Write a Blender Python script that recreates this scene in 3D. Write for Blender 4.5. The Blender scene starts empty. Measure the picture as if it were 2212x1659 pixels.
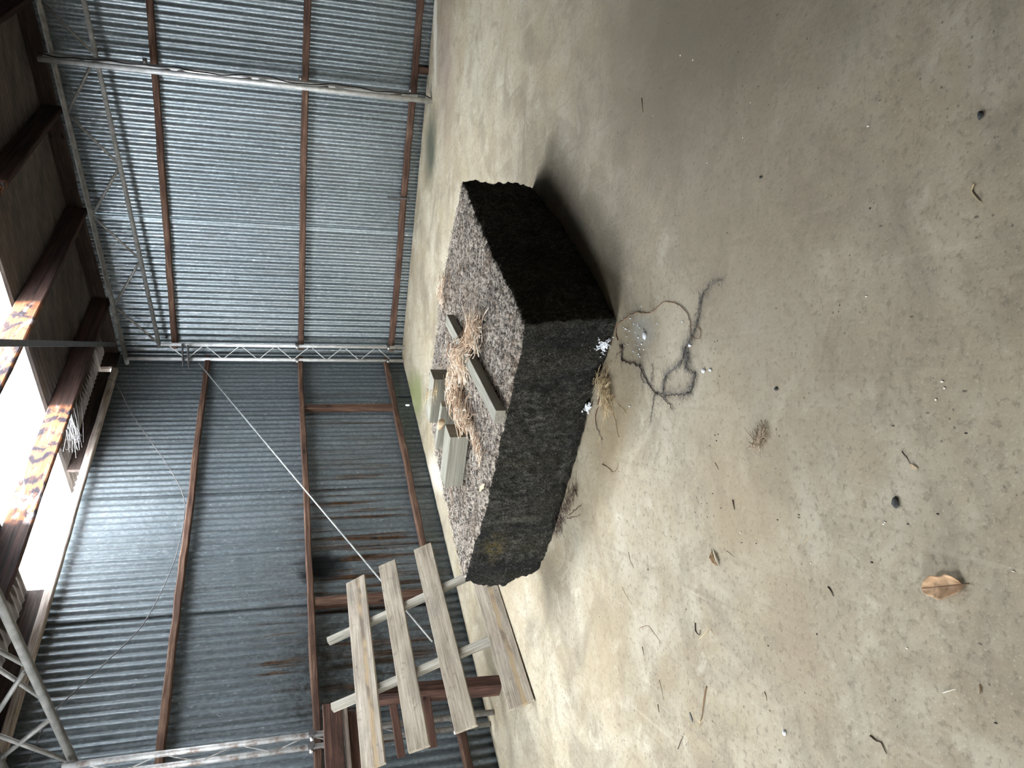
import bpy, bmesh, math, random
import numpy as np
from mathutils import Vector, Matrix, noise as mnoise
random.seed(7); rng = np.random.default_rng(7)
sc = bpy.context.scene
COL = sc.collection
PI = math.pi

# ------------------------------------------------------------------ frame of reference (metres)
FPX = 1690.0
PITCH = math.atan(FPX / 5596.0)
CP, SP = math.cos(PITCH), math.sin(PITCH)
CAM = Vector((0, 0, 1.5))
UP = Vector((0, SP, CP)); FW = Vector((0, CP, -SP)); XR = Vector((1, 0, 0)); Z = Vector((0, 0, 1))
K = Vector((.354, 9.703, 0))                                  # floor corner of the shed
L = -Vector((math.sin(math.radians(34.4)), math.cos(math.radians(34.4)), 0))   # along the left wall
R = Vector((math.cos(math.radians(31.6)), -math.sin(math.radians(31.6)), 0))   # along the right wall
NL = Vector((-L.y, L.x, 0)); NR = Vector((-R.y, R.x, 0))
if NL.dot(CAM - K) < 0: NL = -NL
if NR.dot(CAM - K) < 0: NR = -NR
WOFF = -.05                                                   # wall sheets stand behind the slab edge

def W(r, l, z): return K + R * r + L * l + Z * z
def ray(x, y): return XR * (829.5 - y) + UP * (1106 - x) + FW * FPX
def flr(x, y, z=0.0):
    d = ray(x, y); return CAM + d * ((z - CAM.z) / d.z)
def onp(x, y, p, n):
    d = ray(x, y); return CAM + d * ((p - CAM).dot(n) / d.dot(n))

# ------------------------------------------------------------------ nodes
class N:
    def __init__(s, name, rough=.8, spec=.3, metal=0.0):
        s.m = bpy.data.materials.new(name); s.m.use_nodes = True
        s.t = s.m.node_tree; s.b = s.t.nodes['Principled BSDF']; s.out = s.t.nodes['Material Output']
        s.b.inputs['Roughness'].default_value = rough
        s.b.inputs['Specular IOR Level'].default_value = spec
        s.b.inputs['Metallic'].default_value = metal
        s.co = s.n('ShaderNodeTexCoord').outputs['Object']
    def n(s, typ, **kw):
        x = s.t.nodes.new(typ)
        for k, v in kw.items(): setattr(x, k, v)
        return x
    def put(s, sock, v):
        if isinstance(v, bpy.types.NodeSocket): s.t.links.new(v, sock)
        elif isinstance(v, (tuple, list)) and len(v) == 3 and sock.type == 'RGBA': sock.default_value = (*v, 1)
        else: sock.default_value = v
    def map(s, scale=(1, 1, 1), loc=(0, 0, 0), rot=(0, 0, 0), co=None):
        x = s.n('ShaderNodeMapping'); s.put(x.inputs['Vector'], co or s.co)
        x.inputs['Scale'].default_value = scale; x.inputs['Location'].default_value = loc; x.inputs['Rotation'].default_value = rot
        return x.outputs[0]
    dim = '3D'
    def noise(s, scale, detail=4, rough=.55, dist=0, co=None):
        x = s.n('ShaderNodeTexNoise', noise_dimensions=s.dim); s.put(x.inputs['Vector'], co or s.co)
        for k, v in (('Scale', scale), ('Detail', detail), ('Roughness', rough), ('Distortion', dist)): x.inputs[k].default_value = v
        return x.outputs['Fac']
    def voro(s, scale, co=None, out='Distance', rand=1):
        x = s.n('ShaderNodeTexVoronoi', voronoi_dimensions=s.dim); s.put(x.inputs['Vector'], co or s.co); x.inputs['Scale'].default_value = scale
        x.inputs['Randomness'].default_value = rand
        return x.outputs[out]
    def wave(s, scale, dist, detail=2, co=None, d='X', dscale=1):
        x = s.n('ShaderNodeTexWave', bands_direction=d); s.put(x.inputs['Vector'], co or s.co)
        for k, v in (('Scale', scale), ('Distortion', dist), ('Detail', detail), ('Detail Scale', dscale)): x.inputs[k].default_value = v
        return x.outputs['Fac']
    def ramp(s, fac, *stops, interp='LINEAR'):
        x = s.n('ShaderNodeValToRGB'); s.put(x.inputs[0], fac); e = x.color_ramp.elements; x.color_ramp.interpolation = interp
        while len(e) < len(stops): e.new(.5)
        for el, (p, c) in zip(e, stops):
            el.position = p; el.color = (c, c, c, 1) if isinstance(c, (int, float)) else (*c, 1)
        return x.outputs[0]
    def mix(s, fac, a, b, mode='MIX'):
        x = s.n('ShaderNodeMix', data_type='RGBA', blend_type=mode)
        s.put(x.inputs[0], fac); s.put(x.inputs[6], a); s.put(x.inputs[7], b); return x.outputs[2]
    def math(s, op, a, b=0.0, clamp=False):
        x = s.n('ShaderNodeMath', operation=op, use_clamp=clamp); s.put(x.inputs[0], a); s.put(x.inputs[1], b); return x.outputs[0]
    def blob(s, c, rad, soft=.6, wob=.5, wscale=3.0):
        """mask of a stain round c, with a ragged edge"""
        v = s.map(scale=tuple(1 / q for q in rad), loc=tuple(-a / q for a, q in zip(c, rad)))
        x = s.n('ShaderNodeVectorMath', operation='LENGTH'); s.put(x.inputs[0], v)
        if not hasattr(s, 'wn'): s.wn = {}
        key = round(wscale / 3) * 3 or 1.5
        if key not in s.wn: s.wn[key] = s.math('SUBTRACT', s.noise(key, 3), .5)
        d = s.math('ADD', x.outputs['Value'], s.math('MULTIPLY', s.wn[key], wob * 2))
        return s.ramp(d, (max(0, 1 - soft), 1), (1, 0))
    def island(s): return s.n('ShaderNodeNewGeometry').outputs['Random Per Island']
    def bump(s, h, strength=.3, dist=.01, normal=None):
        x = s.n('ShaderNodeBump'); x.inputs['Strength'].default_value = strength; x.inputs['Distance'].default_value = dist
        s.put(x.inputs['Height'], h)
        if normal: s.put(x.inputs['Normal'], normal)
        s.put(s.b.inputs['Normal'], x.outputs[0]); return x.outputs[0]
    def col(s, c): s.put(s.b.inputs['Base Color'], c); return s
    def rgh(s, c): s.put(s.b.inputs['Roughness'], c); return s

def galv(name, stains):
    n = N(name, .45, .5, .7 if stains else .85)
    sp = n.voro(70, n.map((1, 1, .55)), 'Color')
    g = n.mix(.5, n.noise(1.3, 5, co=n.map((1, 1, .5))), n.ramp(sp, (0, .2), (1, .85)))
    base = n.ramp(g, (.25, (.15, .18, .195)), (.5, (.26, .30, .315)), (.8, (.44, .48, .495)))
    streak = n.ramp(n.noise(1, 5, .6, co=n.map((26, 26, .8))), (.38, 0), (.75, .55))
    base = n.mix(streak, base, (.17, .18, .175))
    speck = n.ramp(n.noise(55, 3, .7, co=n.map((1, 1, .35))), (.63, 0), (.72, .8))
    base = n.mix(speck, base, (.72, .76, .78))
    if stains:
        # rust runs in the lower sheets and a sooty patch under the middle rail
        reg = n.mix(1.0, n.blob((3.6, 0, .75), (2.4, 2, .85), .5, .25, 2.0), n.ramp(n.noise(1, 5, .65, co=n.map((17, 17, .75), loc=(2, 0, 0))), (.5, 0), (.62, 1)), 'MULTIPLY')
        base = n.mix(reg, base, n.ramp(n.noise(14, 4), (.35, (.035, .022, .014)), (.6, (.16, .07, .025))))
        reg2 = n.mix(1.0, n.blob((1.35, 0, .75), (.9, 2, .6), .6, .3, 2.0), n.ramp(n.noise(1, 5, .65, co=n.map((15, 15, .5), loc=(7, 0, 0))), (.52, 0), (.64, .9)), 'MULTIPLY')
        base = n.mix(reg2, base, (.13, .075, .035))
        reg3 = n.mix(1.0, n.blob((4.15, 0, 1.5), (.55, 2, .30), .6, .3, 3.0), n.ramp(n.noise(1, 5, .65, co=n.map((19, 19, 1.2), loc=(9, 0, 0))), (.55, 0), (.64, .95)), 'MULTIPLY')
        base = n.mix(reg3, base, n.ramp(n.noise(20, 4), (.35, (.03, .02, .014)), (.6, (.20, .10, .04))))
        gr3 = n.mix(1.0, n.blob((4.5, 0, 1.3), (.55, 2, .22), .8, .5, 4), n.ramp(n.noise(16, 5, .7), (.45, 0), (.62, .85)), 'MULTIPLY')
        base = n.mix(gr3, base, (.05, .045, .035))
        base = n.mix(n.blob((3.36, 0, 1.12), (.22, 2, .24), .5, .5, 5), base, (.015, .017, .018))
        grime = n.mix(1.0, n.blob((4.35, 0, .85), (.75, 2, .65), .7, .5, 3), n.ramp(n.noise(9, 5, .7), (.4, 0), (.6, .85)), 'MULTIPLY')
        base = n.mix(grime, base, (.045, .04, .028))
    else:
        base = n.mix(n.ramp(n.noise(2.2, 5, .6, co=n.map((1, 1, .6), loc=(3, 1, 0))), (.62, 0), (.75, .35)), base, (.24, .20, .16))
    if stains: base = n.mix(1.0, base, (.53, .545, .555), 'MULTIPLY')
    n.col(base); n.rgh(n.ramp(n.noise(9, 4), (.3, .48 if stains else .34), (.7, .64 if stains else .5)))
    n.bump(n.noise(45, 3), .12, .004)
    return n.m

def wood(name, c0, c1, c2, grain=60, rough=.85, knots=True, extra=None, bump=.35):
    """grain runs along local x"""
    n = N(name, rough, .2)
    rnd = n.n('ShaderNodeObjectInfo').outputs['Random']
    off = n.n('ShaderNodeCombineXYZ'); n.put(off.inputs[0], n.math('MULTIPLY', rnd, 37.0)); n.put(off.inputs[1], n.math('MULTIPLY', rnd, 11.0))
    ad = n.n('ShaderNodeVectorMath', operation='ADD'); n.put(ad.inputs[0], n.co); n.put(ad.inputs[1], off.outputs[0])
    co = ad.outputs[0]
    dist = n.noise(3, 3, co=n.map((1, 3, 3), co=co))
    g = n.noise(grain, 5, .65, 1.2, co=n.map((.03, 1, 1), co=co))
    b = n.noise(6, 4, .6, .8, co=n.map((.35, 1.4, 1.4), co=co))
    v = n.math('ADD', n.math('MULTIPLY', g, .6), n.math('MULTIPLY', b, .4))
    c = n.ramp(v, (.36, c0), (.52, c1), (.66, c2))
    if knots:
        kn = n.voro(2.2, n.map((1, 2.2, 2.2), co=co))
        c = n.mix(n.ramp(n.math('ADD', kn, n.math('MULTIPLY', dist, .08)), (.1, .85), (.16, 0)), c, tuple(q * .35 for q in c0))
    if extra: c = extra(n, co, c)
    n.col(c); n.bump(g, bump, .006)
    return n.m

M = {}
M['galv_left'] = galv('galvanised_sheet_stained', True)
M['galv_right'] = galv('galvanised_sheet', False)
n = N('roof_sheet', .85, .2)
n.col(n.ramp(n.noise(2.5, 5, co=n.map((1, 3, 1))), (.3, (.05, .043, .038)), (.7, (.115, .095, .08)))); n.bump(n.noise(20, 4), .2, .01); M['roof'] = n.m
# clear roof sheet: lets the sky through, slightly milky
n = N('clear_sheet', .3, .4); n.col((.85, .88, .9))
tr = n.n('ShaderNodeBsdfTransparent'); tr.inputs[0].default_value = (.97, .98, 1, 1)
tl = n.n('ShaderNodeBsdfTranslucent'); tl.inputs[0].default_value = (.9, .92, .95, 1)
m1 = n.n('ShaderNodeMixShader'); m1.inputs[0].default_value = .18
n.t.links.new(tr.outputs[0], m1.inputs[1]); n.t.links.new(tl.outputs[0], m1.inputs[2]); n.t.links.new(m1.outputs[0], n.out.inputs['Surface']); M['clear'] = n.m

M['girt'] = wood('brown_rail_timber', (.028, .015, .011), (.085, .046, .030), (.20, .13, .09), 70, bump=.6)
def burl(n, co, c):
    w = n.wave(2.2, 9, 4, n.map((.9, 3, 3), co=co), 'X', 1.4)
    s = n.noise(3.6, 5, .6, 1.6, co=n.map((1, 1.6, 1.6), co=co))
    c = n.mix(n.ramp(s, (.43, 0), (.54, .95)), c, n.ramp(w, (.15, (.012, .012, .018)), (.55, (.05, .035, .032)), (.9, (.22, .08, .03))))
    c = n.mix(n.ramp(n.noise(2.8, 5, .6, 1.0, co=n.map((1, 2, 2), loc=(4, 2, 9), co=co)), (.56, 0), (.66, .8)), c, (.34, .32, .32))
    sep = n.n('ShaderNodeSeparateXYZ'); n.put(sep.inputs[0], n.co)
    xx = n.math('ADD', sep.outputs[0], n.math('MULTIPLY', n.math('SUBTRACT', n.noise(9, 3), .5), .09))
    band = n.ramp(n.math('ABSOLUTE', n.math('SUBTRACT', xx, 2.70)), (.70, 1), (.76, 0))
    return n.mix(band, n.ramp(n.noise(30, 5, .65, .8, co=n.map((.05, 1, 1), co=co)), (.35, (.014, .009, .008)), (.65, (.062, .034, .026))), c)
M['purlin'] = wood('weathered_purlin_timber', (.08, .026, .012), (.20, .082, .038), (.33, .19, .115), 40, extra=burl, bump=.6)
M['eave'] = wood('bleached_eave_timber', (.13, .09, .07), (.36, .31, .27), (.55, .5, .45), 60)
M['char'] = wood('blackened_timber', (.02, .016, .014), (.05, .036, .03), (.10, .075, .06), 60)
def stripe(n, co, c):
    sep = n.n('ShaderNodeSeparateXYZ'); n.put(sep.inputs[0], n.co)
    d = n.math('ADD', n.math('MULTIPLY', sep.outputs[0], .0), n.math('ADD', sep.outputs[1], n.math('MULTIPLY', n.math('SUBTRACT', n.noise(4, 3), .5), .05)))
    k = n.ramp(n.math('ABSOLUTE', n.math('ADD', d, .018)), (.008, .75), (.020, 0))
    return n.mix(k, c, n.ramp(n.noise(13, 4, co=n.map((.35, 1, 1))), (.4, (.09, .065, .045)), (.58, (.30, .215, .115))))
def mottle(n, co, c):
    c = n.mix(n.ramp(n.noise(5, 6, .65, .5, co=n.map((.7, 1.3, 1.3), loc=(3, 1, 1), co=co)), (.5, 0), (.7, .55)), c, (.20, .185, .15))
    return n.mix(n.ramp(n.noise(22, 5, .7, co=co), (.58, 0), (.68, .5)), c, (.11, .095, .075))
M['pallet'] = wood('grey_pallet_board', (.125, .10, .072), (.275, .235, .178), (.40, .352, .28), 55, extra=mottle)
M['pallet_stripe'] = wood('grey_board_with_resin_stripe', (.145, .12, .092), (.30, .256, .20), (.43, .378, .31), 55, extra=lambda n, co, c: stripe(n, co, mottle(n, co, c)))
M['batten'] = wood('green_grey_batten', (.14, .13, .105), (.28, .26, .215), (.42, .39, .33), 60)
M['offcut'] = wood('treated_offcut', (.16, .152, .118), (.25, .237, .19), (.36, .34, .28), 75, knots=False, bump=.2)
M['offcut_end'] = wood('offcut_end_grain', (.10, .09, .07), (.22, .2, .16), (.3, .28, .23), 60, knots=False)
M['bench'] = wood('red_brown_bench_timber', (.022, .014, .012), (.07, .036, .026), (.15, .085, .06), 50)
M['bench_pale'] = wood('lit_bench_edge', (.16, .12, .10), (.30, .25, .21), (.42, .37, .32), 60)  # paler tone paints the light caught along the bench edge

def steel(name, c0, c1, rough=.5, metal=.6, rust=.0):
    n = N(name, rough, .5, metal); c = n.ramp(n.noise(14, 5, .65), (.35, c0), (.65, c1))
    if rust: c = n.mix(n.ramp(n.noise(9, 5, .7), (.5, 0), (.62, rust)), c, (.10, .06, .04))
    n.col(c); n.bump(n.noise(60, 3), .15, .003); return n.m
M['pipe'] = steel('galvanised_pipe', (.34, .35, .35), (.58, .59, .58), .45, .6)
M['pipe_dull'] = steel('dull_truss_pipe', (.15, .145, .13), (.27, .26, .235), .6, .35)
M['pipe_white'] = steel('pale_worn_pipe', (.50, .50, .49), (.78, .78, .76), .45, .3)
M['pipe_rust'] = steel('rust_marked_pipe', (.17, .165, .155), (.32, .315, .30), .55, .35, .8)
M['iron'] = steel('dark_iron', (.05, .045, .045), (.12, .11, .105), .6, .5)
M['strap'] = steel('painted_strap', (.05, .053, .06), (.10, .104, .115), .5, .2)
M['bolt'] = steel('pale_bolt', (.45, .43, .4), (.72, .7, .66), .5, .3)
n = N('black_cable', .45, .5); n.col((.008, .008, .009)); M['cable'] = n.m

# concrete slab
n = N('concrete', .72, .28)
big = n.noise(.55, 4, .6, .4); mid = n.noise(2.3, 4, .65, .5, co=n.map((1, 1, 1), loc=(5, 2, 0))); fine = n.noise(42, 3, .7)
c = n.ramp(big, (.36, (.245, .205, .15)), (.52, (.315, .272, .205)), (.66, (.36, .335, .285)))
c = n.mix(n.ramp(mid, (.42, .0), (.62, .75)), c, (.40, .375, .325))
c = n.mix(n.ramp(n.noise(1.6, 4, .7, .8, co=n.map((1, 1, 1), loc=(1, 9, 0))), (.5, 0), (.68, .7)), c, (.165, .145, .12))
c = n.mix(n.ramp(n.noise(4.5, 4, .7, .8), (.5, 0), (.66, .55)), c, (.20, .17, .13))
c = n.mix(n.ramp(n.noise(5, 3, .7, .6, co=n.map((1, 1, 1), loc=(4, 4, 0))), (.58, 0), (.7, .4)), c, (.50, .47, .41))
c = n.mix(n.ramp(fine, (.34, .5), (.46, 0)), c, (.11, .095, .075))
c = n.mix(n.ramp(n.noise(24, 3, .75, .6, co=n.map((1, 1, 1), loc=(7, 3, 0))), (.58, 0), (.72, .45)), c, (.14, .12, .095))
c = n.mix(n.ramp(n.noise(95, 2, .7), (.58, 0), (.70, .28)), c, (.56, .52, .44))
sv = n.map((14, .35, 1), rot=(0, 0, .62))                     # faint trowel / drag lines
c = n.mix(n.ramp(n.noise(2.2, 4, .6, co=sv), (.61, 0), (.70, .22)), c, (.50, .46, .40))
sv2 = n.map((11, .3, 1), rot=(0, 0, -.55), loc=(3, 8, 0))
c = n.mix(n.ramp(n.noise(2.0, 4, .6, co=sv2), (.60, 0), (.71, .28)), c, (.16, .14, .115))
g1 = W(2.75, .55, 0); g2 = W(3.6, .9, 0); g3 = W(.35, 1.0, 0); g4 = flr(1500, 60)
c = n.mix(n.math('MULTIPLY', n.blob(tuple(g1), (.5, .4, 3), .7, .3), .9), c, (.055, .065, .05))
c = n.mix(n.math('MULTIPLY', n.blob(tuple(W(3.9, .1, 0)), (.75, .12, 3), .5, .3, 6), .7), c, (.60, .59, .57))
c = n.mix(n.math('MULTIPLY', n.blob(tuple(g2), (1.1, .5, 3), .8, .3), .45), c, (.22, .16, .155))
c = n.mix(n.math('MULTIPLY', n.blob(tuple(g4), (.9, 1.3, 3), .8, .35, 2), .75), c, (.095, .08, .062))  # dirt, painted deeper for the dimmer light at this edge
c = n.mix(n.math('MULTIPLY', n.blob(tuple(W(.12, 1.05, 0)), (.34, .75, 3), .6, .4), .75), c, (.14, .17, .06))
c = n.mix(n.math('MULTIPLY', n.blob(tuple(W(.22, 2.5, 0)), (.22, .8, 3), .6, .4), .6), c, (.62, .60, .57))
c = n.mix(n.math('MULTIPLY', n.blob(tuple(flr(1390, 715)), (.085, .14, 3), .5, .5, 9), .75), c, (.36, .36, .35))
c = n.mix(n.math('MULTIPLY', n.blob(tuple(W(5.6, 5.2, 0)), (2.7, 3.2, 3), .75, .3, 1.6), .62), c, (.15, .128, .10))  # dirtier right side, also darkened in colour for its weaker light
c = n.mix(n.math('MULTIPLY', n.blob(tuple(flr(1620, 650)), (.8, .7, 3), .8, .35, 2.5), .5), c, (.20, .165, .12))  # same mix of dirt and painted dimness, ahead of the block
for (px_, py_, ra, rb_, k_) in ((1330, 950, .45, .35, .5), (1290, 1080, .5, .3, .45), (1560, 1010, .5, .25, .35), (1300, 1420, .5, .3, .4), (1720, 1400, .3, .22, .4), (1640, 1130, .4, .25, .3)):
    c = n.mix(n.math('MULTIPLY', n.blob(tuple(flr(px_, py_)), (ra, rb_, 3), .9, .55, 3.5), k_ * .8), c, (.345, .27, .17) if px_ < 1650 else (.25, .19, .135))
fl_ = n.voro(13, n.map((1, .45, 1), rot=(0, 0, .4))); fl2 = n.voro(17, n.map((.45, 1, 1), rot=(0, 0, .3), loc=(3, 3, 0)))
c = n.mix(n.ramp(fl_, (.028, .8), (.05, 0)), c, (.07, .055, .04))
c = n.mix(n.ramp(fl2, (.025, .7), (.045, 0)), c, (.09, .07, .05))
pits = n.voro(30); pm = n.ramp(n.noise(3.2, 4, .6), (.5, 0), (.62, 1))
pit = n.math('MULTIPLY', n.ramp(pits, (.07, 1), (.13, 0)), pm)
c = n.mix(n.math('MULTIPLY', pit, .85), c, (.045, .038, .03))
c = n.mix(1.0, c, (1.03, .99, .872), 'MULTIPLY')
n.col(c); n.rgh(n.ramp(mid, (.35, .62), (.65, .85)))
h = n.math('SUBTRACT', n.math('ADD', n.math('MULTIPLY', fine, .5), n.math('MULTIPLY', n.noise(11, 3, .6), .6)), n.math('MULTIPLY', pit, .7))
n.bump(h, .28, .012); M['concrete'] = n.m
n = N('soil', .95, .1); n.col(n.ramp(n.noise(6, 5), (.3, (.02, .018, .014)), (.7, (.07, .06, .045)))); M['soil'] = n.m

# root block
org_ = Vector((0, 0, 0))
def top_tint(n, side):
    f = n.noise(38, 6, .75, co=n.map((1, 1, .6)))
    if side:
        c = n.ramp(f, (.34, (.006, .006, .005)), (.5, (.04, .038, .032)), (.66, (.13, .125, .105)))
        c = n.mix(n.ramp(n.noise(4.2, 5, .65, .5, co=n.map((1, 1, .3))), (.47, 0), (.62, .65)), c, (.045, .04, .024))
        c = n.mix(n.ramp(n.noise(3.0, 5, .65, .5, co=n.map((1, 1, .35), loc=(3, 3, 3))), (.48, 0), (.64, .85)), c, (.012, .012, .012))
        y = flr(1075, 1185, .33)
        c = n.mix(n.math('MULTIPLY', n.math('MULTIPLY', n.blob(tuple(y - org_), (.16, .22, .09), .7, .7, 14), n.ramp(n.noise(26, 5, .7), (.42, 0), (.6, 1))), .8), c, (.13, .095, .022))
        y2 = flr(1120, 1122, .24) - org_
        c = n.mix(n.math('MULTIPLY', n.blob(tuple(y2), (.035, .05, .26), .8, .4, 12), .5), c, (.15, .145, .115))
        y3 = flr(1110, 960, .25) - org_
        c = n.mix(n.math('MULTIPLY', n.blob(tuple(y3), (.13, .16, .2), .8, .5, 8), .65), c, (.02, .02, .02))
        c = n.mix(n.ramp(n.noise(70, 4, .7), (.60, 0), (.68, .7)), c, (.20, .195, .17))
        c = n.mix(n.ramp(n.noise(130, 3, .7), (.42, .8), (.52, 0)), c, (.006, .006, .005))
    else:
        c = n.ramp(f, (.36, (.012, .010, .009)), (.47, (.10, .083, .066)), (.58, (.56, .49, .41)))
        c = n.mix(n.ramp(n.noise(4, 5, .6, .6), (.52, 0), (.66, .6)), c, (.05, .042, .036))
        c = n.mix(n.ramp(n.noise(3, 5, .6, .6, co=n.map(loc=(8, 1, 0))), (.55, 0), (.68, .5)), c, (.22, .13, .07))
    return c
n = N('root_block_side', .95, .15); n.col(top_tint(n, True)); n.bump(n.noise(55, 6, .75), .9, .02); M['block_side'] = n.m
n = N('root_block_top', .95, .15); n.col(top_tint(n, False)); n.bump(n.noise(55, 6, .75), .9, .02); M['block_top'] = n.m
def fibre(name, *stops, patch=None):
    n = N(name, .9, .15); c = n.ramp(n.island(), *stops)
    if patch: c = patch(n, c)
    n.col(c); return n.m
M['fib_top'] = fibre('pale_matted_roots', (0, (.02, .016, .014)), (.28, (.10, .08, .06)), (.42, (.60, .53, .44)), (.85, (.90, .84, .74)), (1, (.56, .33, .17)), patch=lambda n, c: n.mix(n.ramp(n.noise(5.5, 5, .65, .6), (.52, 0), (.64, .75)), n.mix(n.ramp(n.noise(3.5, 4, .6, .5, co=n.map(loc=(5, 5, 0))), (.55, 0), (.68, .6)), c, (.42, .26, .14)), (.045, .03, .022)))
M['fib_side'] = fibre('dark_matted_roots', (0, (.008, .008, .007)), (.5, (.04, .037, .03)), (.88, (.12, .112, .09)), (1, (.3, .29, .26)))
M['straw'] = fibre('straw', (0, (.30, .17, .10)), (.3, (.62, .44, .30)), (.6, (.80, .65, .49)), (1, (.92, .84, .72)))
M['straw_pale'] = fibre('pale_straw', (0, (.24, .16, .08)), (.5, (.52, .40, .23)), (1, (.72, .60, .40)))
M['dry_grass'] = fibre('dry_grass', (0, (.10, .07, .045)), (.5, (.36, .27, .18)), (1, (.68, .56, .42)))
M['root_dark'] = fibre('dark_root', (0, (.025, .018, .016)), (.6, (.07, .045, .035)), (1, (.16, .10, .07)))
M['root_brown'] = fibre('brown_root', (0, (.10, .055, .03)), (1, (.26, .16, .09)))
M['root_red'] = fibre('red_root', (0, (.06, .018, .014)), (1, (.14, .045, .03)))
M['hair'] = fibre('grey_root_hair', (0, (.07, .065, .06)), (1, (.22, .21, .20)))
n = N('cobweb_thread', .9, .2); n.col((.45, .45, .44)); M['web'] = n.m
n = N('white_crumb', .9, .2); n.col(n.ramp(n.noise(40, 3), (.3, (.55, .57, .6)), (.7, (.85, .87, .9)))); M['white'] = n.m
n = N('dry_leaf', .7, .3)
c = n.ramp(n.noise(30, 5, .6), (.3, (.30, .17, .085)), (.7, (.52, .34, .19)))
n.col(n.mix(n.ramp(n.noise(16, 4, co=n.map(loc=(2, 2, 2))), (.6, 0), (.72, .7)), c, (.13, .07, .04))); n.bump(n.noise(60, 3), .4, .003); M['leaf'] = n.m
n = N('pale_leaf', .7, .3); n.col(n.ramp(n.noise(30, 5, .6), (.3, (.42, .29, .17)), (.7, (.62, .48, .32)))); M['leaf_pale'] = n.m
n = N('leaf_rib', .7, .3); n.col((.16, .085, .045)); M['rib'] = n.m
n = N('grey_leaf', .8, .3); n.col((.17, .17, .155)); M['leaf_grey'] = n.m
n = N('dark_pebble', .8, .3); n.col(n.ramp(n.noise(50, 4), (.3, (.02, .022, .022)), (.7, (.075, .078, .075)))); n.bump(n.noise(60, 4), .6, .004); M['pebble'] = n.m
n = N('pale_chip', .8, .3); n.col(n.ramp(n.island(), (0, (.5, .44, .33)), (1, (.78, .74, .66)))); M['chip'] = n.m
n = N('dark_chip', .8, .3); n.col((.035, .028, .024)); M['chip_dark'] = n.m

# ------------------------------------------------------------------ mesh helpers
def tag(o, label=None, cat=None, group=None, kind=None):
    for k, v in (('label', label), ('category', cat), ('group', group), ('kind', kind)):
        if v: o[k] = v
    return o
def link(name, me, mat=None, parent=None, mw=None):
    o = bpy.data.objects.new(name, me); COL.objects.link(o)
    if mat is not None and me is not None:
        for q in (mat if isinstance(mat, (list, tuple)) else [mat]): me.materials.append(q)
    if mw is not None: o.matrix_world = mw
    if parent is not None:
        o.parent = parent; o.matrix_parent_inverse = parent_mw(parent).inverted()
    return o
def parent_mw(p):
    m = p.matrix_basis.copy()
    return (parent_mw(p.parent) @ p.matrix_parent_inverse @ m) if p.parent else m
def empty(name, loc):
    o = bpy.data.objects.new(name, None); o.location = loc; o.empty_display_size = .1; COL.objects.link(o); return o
def mesh(name, v, f, smooth=False):
    me = bpy.data.meshes.new(name); me.from_pydata([tuple(p) for p in v], [], f); me.update()
    if smooth: me.polygons.foreach_set('use_smooth', [True] * len(me.polygons))
    return me
def frame(p, x, up):
    x = x.normalized(); y = up.cross(x).normalized(); z = x.cross(y)
    m = Matrix((x, y, z)).transposed().to_4x4(); m.translation = p; return m
def box_mesh(name, ln, w, h, bev=.004, seg=None, rough=0, seed=0, sk0=0, sk1=0):
    """bar along +x from 0 to ln, section w(y) x h(z) centred, bevelled edges, slightly uneven"""
    seg = seg or max(2, int(ln / .08)); b = min(bev, w * .3, h * .3)
    ring = [(-w/2+b, -h/2), (w/2-b, -h/2), (w/2, -h/2+b), (w/2, h/2-b), (w/2-b, h/2), (-w/2+b, h/2), (-w/2, h/2-b), (-w/2, -h/2+b)]
    v = []; f = []
    for i in range(seg + 1):
        t = i / seg; x = ln * t
        for (y, z) in ring:
            sk = (sk0 * (1 - t) + sk1 * t) * y / max(w, .001)
            jx = jy = jz = 0
            if rough:
                q = mnoise.noise_vector(Vector((x * 5 + seed * 7.3, y * 9, z * 9 + seed)))
                q2 = mnoise.noise_vector(Vector((x * 1.1 + seed * 3.1, 5, 2)))
                jy, jz = (q.y * .6 + q2.y) * rough, (q.z * .6 + q2.z) * rough
            v.append((x + sk, y + jy, z + jz))
    k = len(ring)
    for i in range(seg):
        for j in range(k): f.append((i*k+j, i*k+(j+1) % k, (i+1)*k+(j+1) % k, (i+1)*k+j))
    f.append(tuple(range(k))[::-1]); f.append(tuple(seg*k+j for j in range(k)))
    return mesh(name, v, f)
CNT = [0]
def bar(name, p0, p1, w, h, up, mat, parent=None, rough=.002, bev=.004, **kw):
    CNT[0] += 1
    p0, p1 = Vector(p0), Vector(p1)
    return link(name, box_mesh(name, (p1 - p0).length, w, h, bev, rough=rough, seed=CNT[0], **kw), mat, parent, frame(p0, p1 - p0, Vector(up)))
def tube_data(pts, r, k=8, rs=None):
    pts = [Vector(p) for p in pts]; v = []; f = []; ref = None
    for i, p in enumerate(pts):
        d = (pts[min(i+1, len(pts)-1)] - pts[max(i-1, 0)]).normalized()
        a = ref if ref is not None else (Z if abs(d.z) < .9 else XR)
        x = d.cross(a); x = x.normalized() if x.length > 1e-6 else d.orthogonal().normalized()
        y = x.cross(d).normalized(); ref = y
        rr = rs[i] if rs else r
        for j in range(k):
            t = 2*PI*j/k; v.append(p + (x*math.cos(t) + y*math.sin(t))*rr)
    for i in range(len(pts)-1):
        for j in range(k): f.append((i*k+j, i*k+(j+1) % k, (i+1)*k+(j+1) % k, (i+1)*k+j))
    f.append(tuple(range(k))[::-1]); f.append(tuple((len(pts)-1)*k+j for j in range(k)))
    return v, f
def tube(name, pts, r, mat, parent=None, k=10, rs=None):
    v, f = tube_data(pts, r, k, rs)
    o = Vector(pts[0]); return link(name, mesh(name, [p - o for p in v], f, True), mat, parent, Matrix.Translation(o))
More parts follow.
